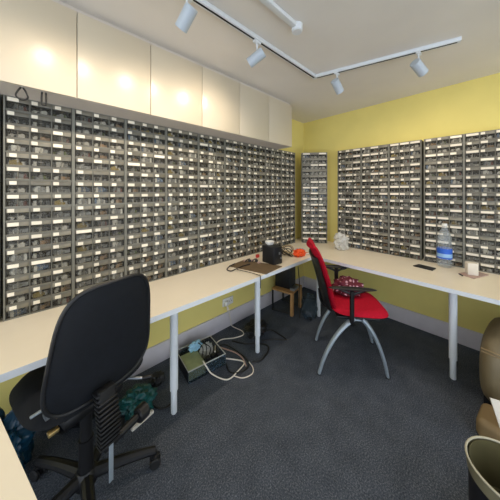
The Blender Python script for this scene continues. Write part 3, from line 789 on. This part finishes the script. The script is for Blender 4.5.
# bags under the left desk around the office chair
crumpled('blue_bag', Vector((-.17, 1.80, .0005)), (.13, .12, .19), M['teal'], 'blue plastic bag under the desk left of the office chair', 'bag', .35, 14, 5, 2.4)
crumpled('black_backpack', Vector((.21, 1.885, .0005)), (.17, .10, .22), M['black'], 'black bag on the floor against the wall behind the office chair', 'bag', .25, 17)
crumpled('green_bag', at_z(141, 416, 0)+Vector((0, .07, .0005)), (.105, .10, .075), M['green'], 'dark green plastic bag on the floor right of the office chair', 'bag', .3, 19, 5)
o = MB().box((-.075, -.012, 0), (.075, .012, .02), M['paper'], .002, rot=Matrix.Rotation(R(12), 4, 'Z')).build('white_strip'); o.location = at_z(140, 415.5, 0)+Vector((0, -.055, .0005)); tag(o, 'white strip on the floor along the green bag', 'strip')
o = crumpled('black_pouch', at_z(150, 401, 0)+Vector((.09, .11, .0005)), (.06, .05, .05), M['black'], 'small black pouch on the carpet behind the green bag', 'pouch', .25, 21)
cable('cable', [fz(152, 405), fz(158, 408.5), fz(165, 408), fz(173, 402)], .006, M['cable_b'], 'short black cable on the carpet beside the front desk leg')

# ================================================================ bottom right: bin and armchair
bc = at_d(514, 455, .955); bc.z = 0
t = thing('waste_bin', 'dark round waste bin with olive rim at the bottom right', 'bin', bc)
hb = .335; rb = .148
MB().lathe([(0, 0), (.134, 0), (.138, .006), (rb-.006, hb-.055), (rb-.009, hb-.055), (.13, .012), (0, .012)], M['bin_body'], 48).build('bin_body', t)
MB().lathe([(rb-.008, hb-.06), (rb-.002, hb-.06), (rb+.004, hb-.004), (rb-.001, hb-.004), (rb-.008, hb-.06)], M['bin_rim'], 48).build('rim_band', t)
MB().lathe([(rb-.010, hb-.004), (rb-.0095, hb-.004), (.126, .13), (.06, .12), (0, .125), (0, .118), (.124, .122), (rb-.011, hb-.004), (rb-.010, hb-.004)], M['bin_liner'], 48).build('bin_liner', t)
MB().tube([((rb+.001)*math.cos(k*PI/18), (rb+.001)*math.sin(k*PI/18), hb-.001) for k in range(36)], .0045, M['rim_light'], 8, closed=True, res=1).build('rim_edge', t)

# armchair: faces the middle of the room (-x)
AC = Vector((2.50, -.355, 0))
t = thing('armchair', 'low olive-beige leather armchair cut by the right edge', 'armchair', AC, R(-8))
def cushion(lo, hi, r, m=M['leather'], segs=5): return MB().box(lo, hi, m, r, segs)
for s in (1, -1):
    y0, y1 = (.20, .36) if s > 0 else (-.36, -.20)
    MB().pad(superell(.37, .35, .265, 2.7), lambda q: .085*(1-q**4)**.5, lambda q: .085*(1-q**4)**.5, M['leather'],
             mtx=Matrix.Translation((-.01, s*.28, .30))).build('arm', t, sharp=120)
cushion((-.33, -.20, .20), (.30, .20, .40), .05).build('seat_cushion', t)
cushion((.20, -.22, .30), (.36, .22, .74), .06).build('back_cushion', t)
MB().box((-.30, -.33, .03), (.33, .33, .20), M['bin_body'], .01).build('base_frame', t)
b = cushion((-.55, .16, .0), (-.33, .33, .13), .04, M['tan']); b.build('foot_block', t)
b = MB()
for z in (.47, .49): b.tube([(-.361, .23, z-.002), (-.365, .28, z), (-.361, .33, z-.002)], .004, M['tan'], 6)
b.build('seam', t)
pa = at_d(511, 404, 1.30); pa.z = .1405
o = MB().prism([(-.05, 0), (.06, -.01), (.075, .13), (-.07, .14)], -.004, .004, M['paper']).build('paper_sheet')
o.data.transform(Matrix.Rotation(R(70), 4, 'X')); mz = min(v.co.z for v in o.data.vertices); o.data.transform(Matrix.Translation((0, 0, -mz)))
o.location = pa; o.rotation_euler = (0, 0, R(-62)); tag(o, 'white folded paper leaning against the front of the armchair', 'paper')

# ================================================================ light, camera
w = bpy.data.worlds.new('daylight'); bpy.context.scene.world = w; w.use_nodes = True
bg = w.node_tree.nodes['Background']; bg.inputs['Color'].default_value = (.82, .90, 1, 1); bg.inputs['Strength'].default_value = 2.15
def area(name, loc, target, size, power, color):
    ld = bpy.data.lights.new(name, 'AREA'); ld.shape = 'RECTANGLE'; ld.size, ld.size_y = size; ld.energy = power; ld.color = color
    o = bpy.data.objects.new(name, ld); C.objects.link(o); o.location = loc
    o.rotation_euler = (Vector(target)-Vector(loc)).to_track_quat('-Z', 'Y').to_euler(); return o

cam = bpy.data.cameras.new('camera'); co = bpy.data.objects.new('camera', cam); C.objects.link(co)
cam.sensor_width = 36; cam.sensor_fit = 'HORIZONTAL'; cam.lens = 36*F/500; cam.shift_y = -(250-HOR)/500; cam.clip_start = .02
co.location = (0, 0, CAMZ)
co.rotation_euler = (PI/2, 0, math.atan2(-DX, DY))

# ---- build units -> metres
done = set()
for o in list(C.objects):
    o.location = o.location*SCALE
    if o.type == 'MESH' and o.data.name not in done:
        done.add(o.data.name); o.data.transform(Matrix.Scale(SCALE, 4))
    if o.type == 'LIGHT':
        o.data.energy *= SCALE*SCALE
        if o.data.type == 'SPOT': o.data.shadow_soft_size *= SCALE
        else: o.data.size *= SCALE; o.data.size_y *= SCALE
sc = bpy.context.scene
sc.camera = co
sc.view_settings.view_transform = 'Standard'; sc.view_settings.look = 'None'; sc.view_settings.gamma = 1; sc.view_settings.use_curve_mapping = False
sc.view_settings.exposure = 0.12
sc.cycles.max_bounces = 8; sc.cycles.transparent_max_bounces = 16; sc.cycles.use_denoising = True
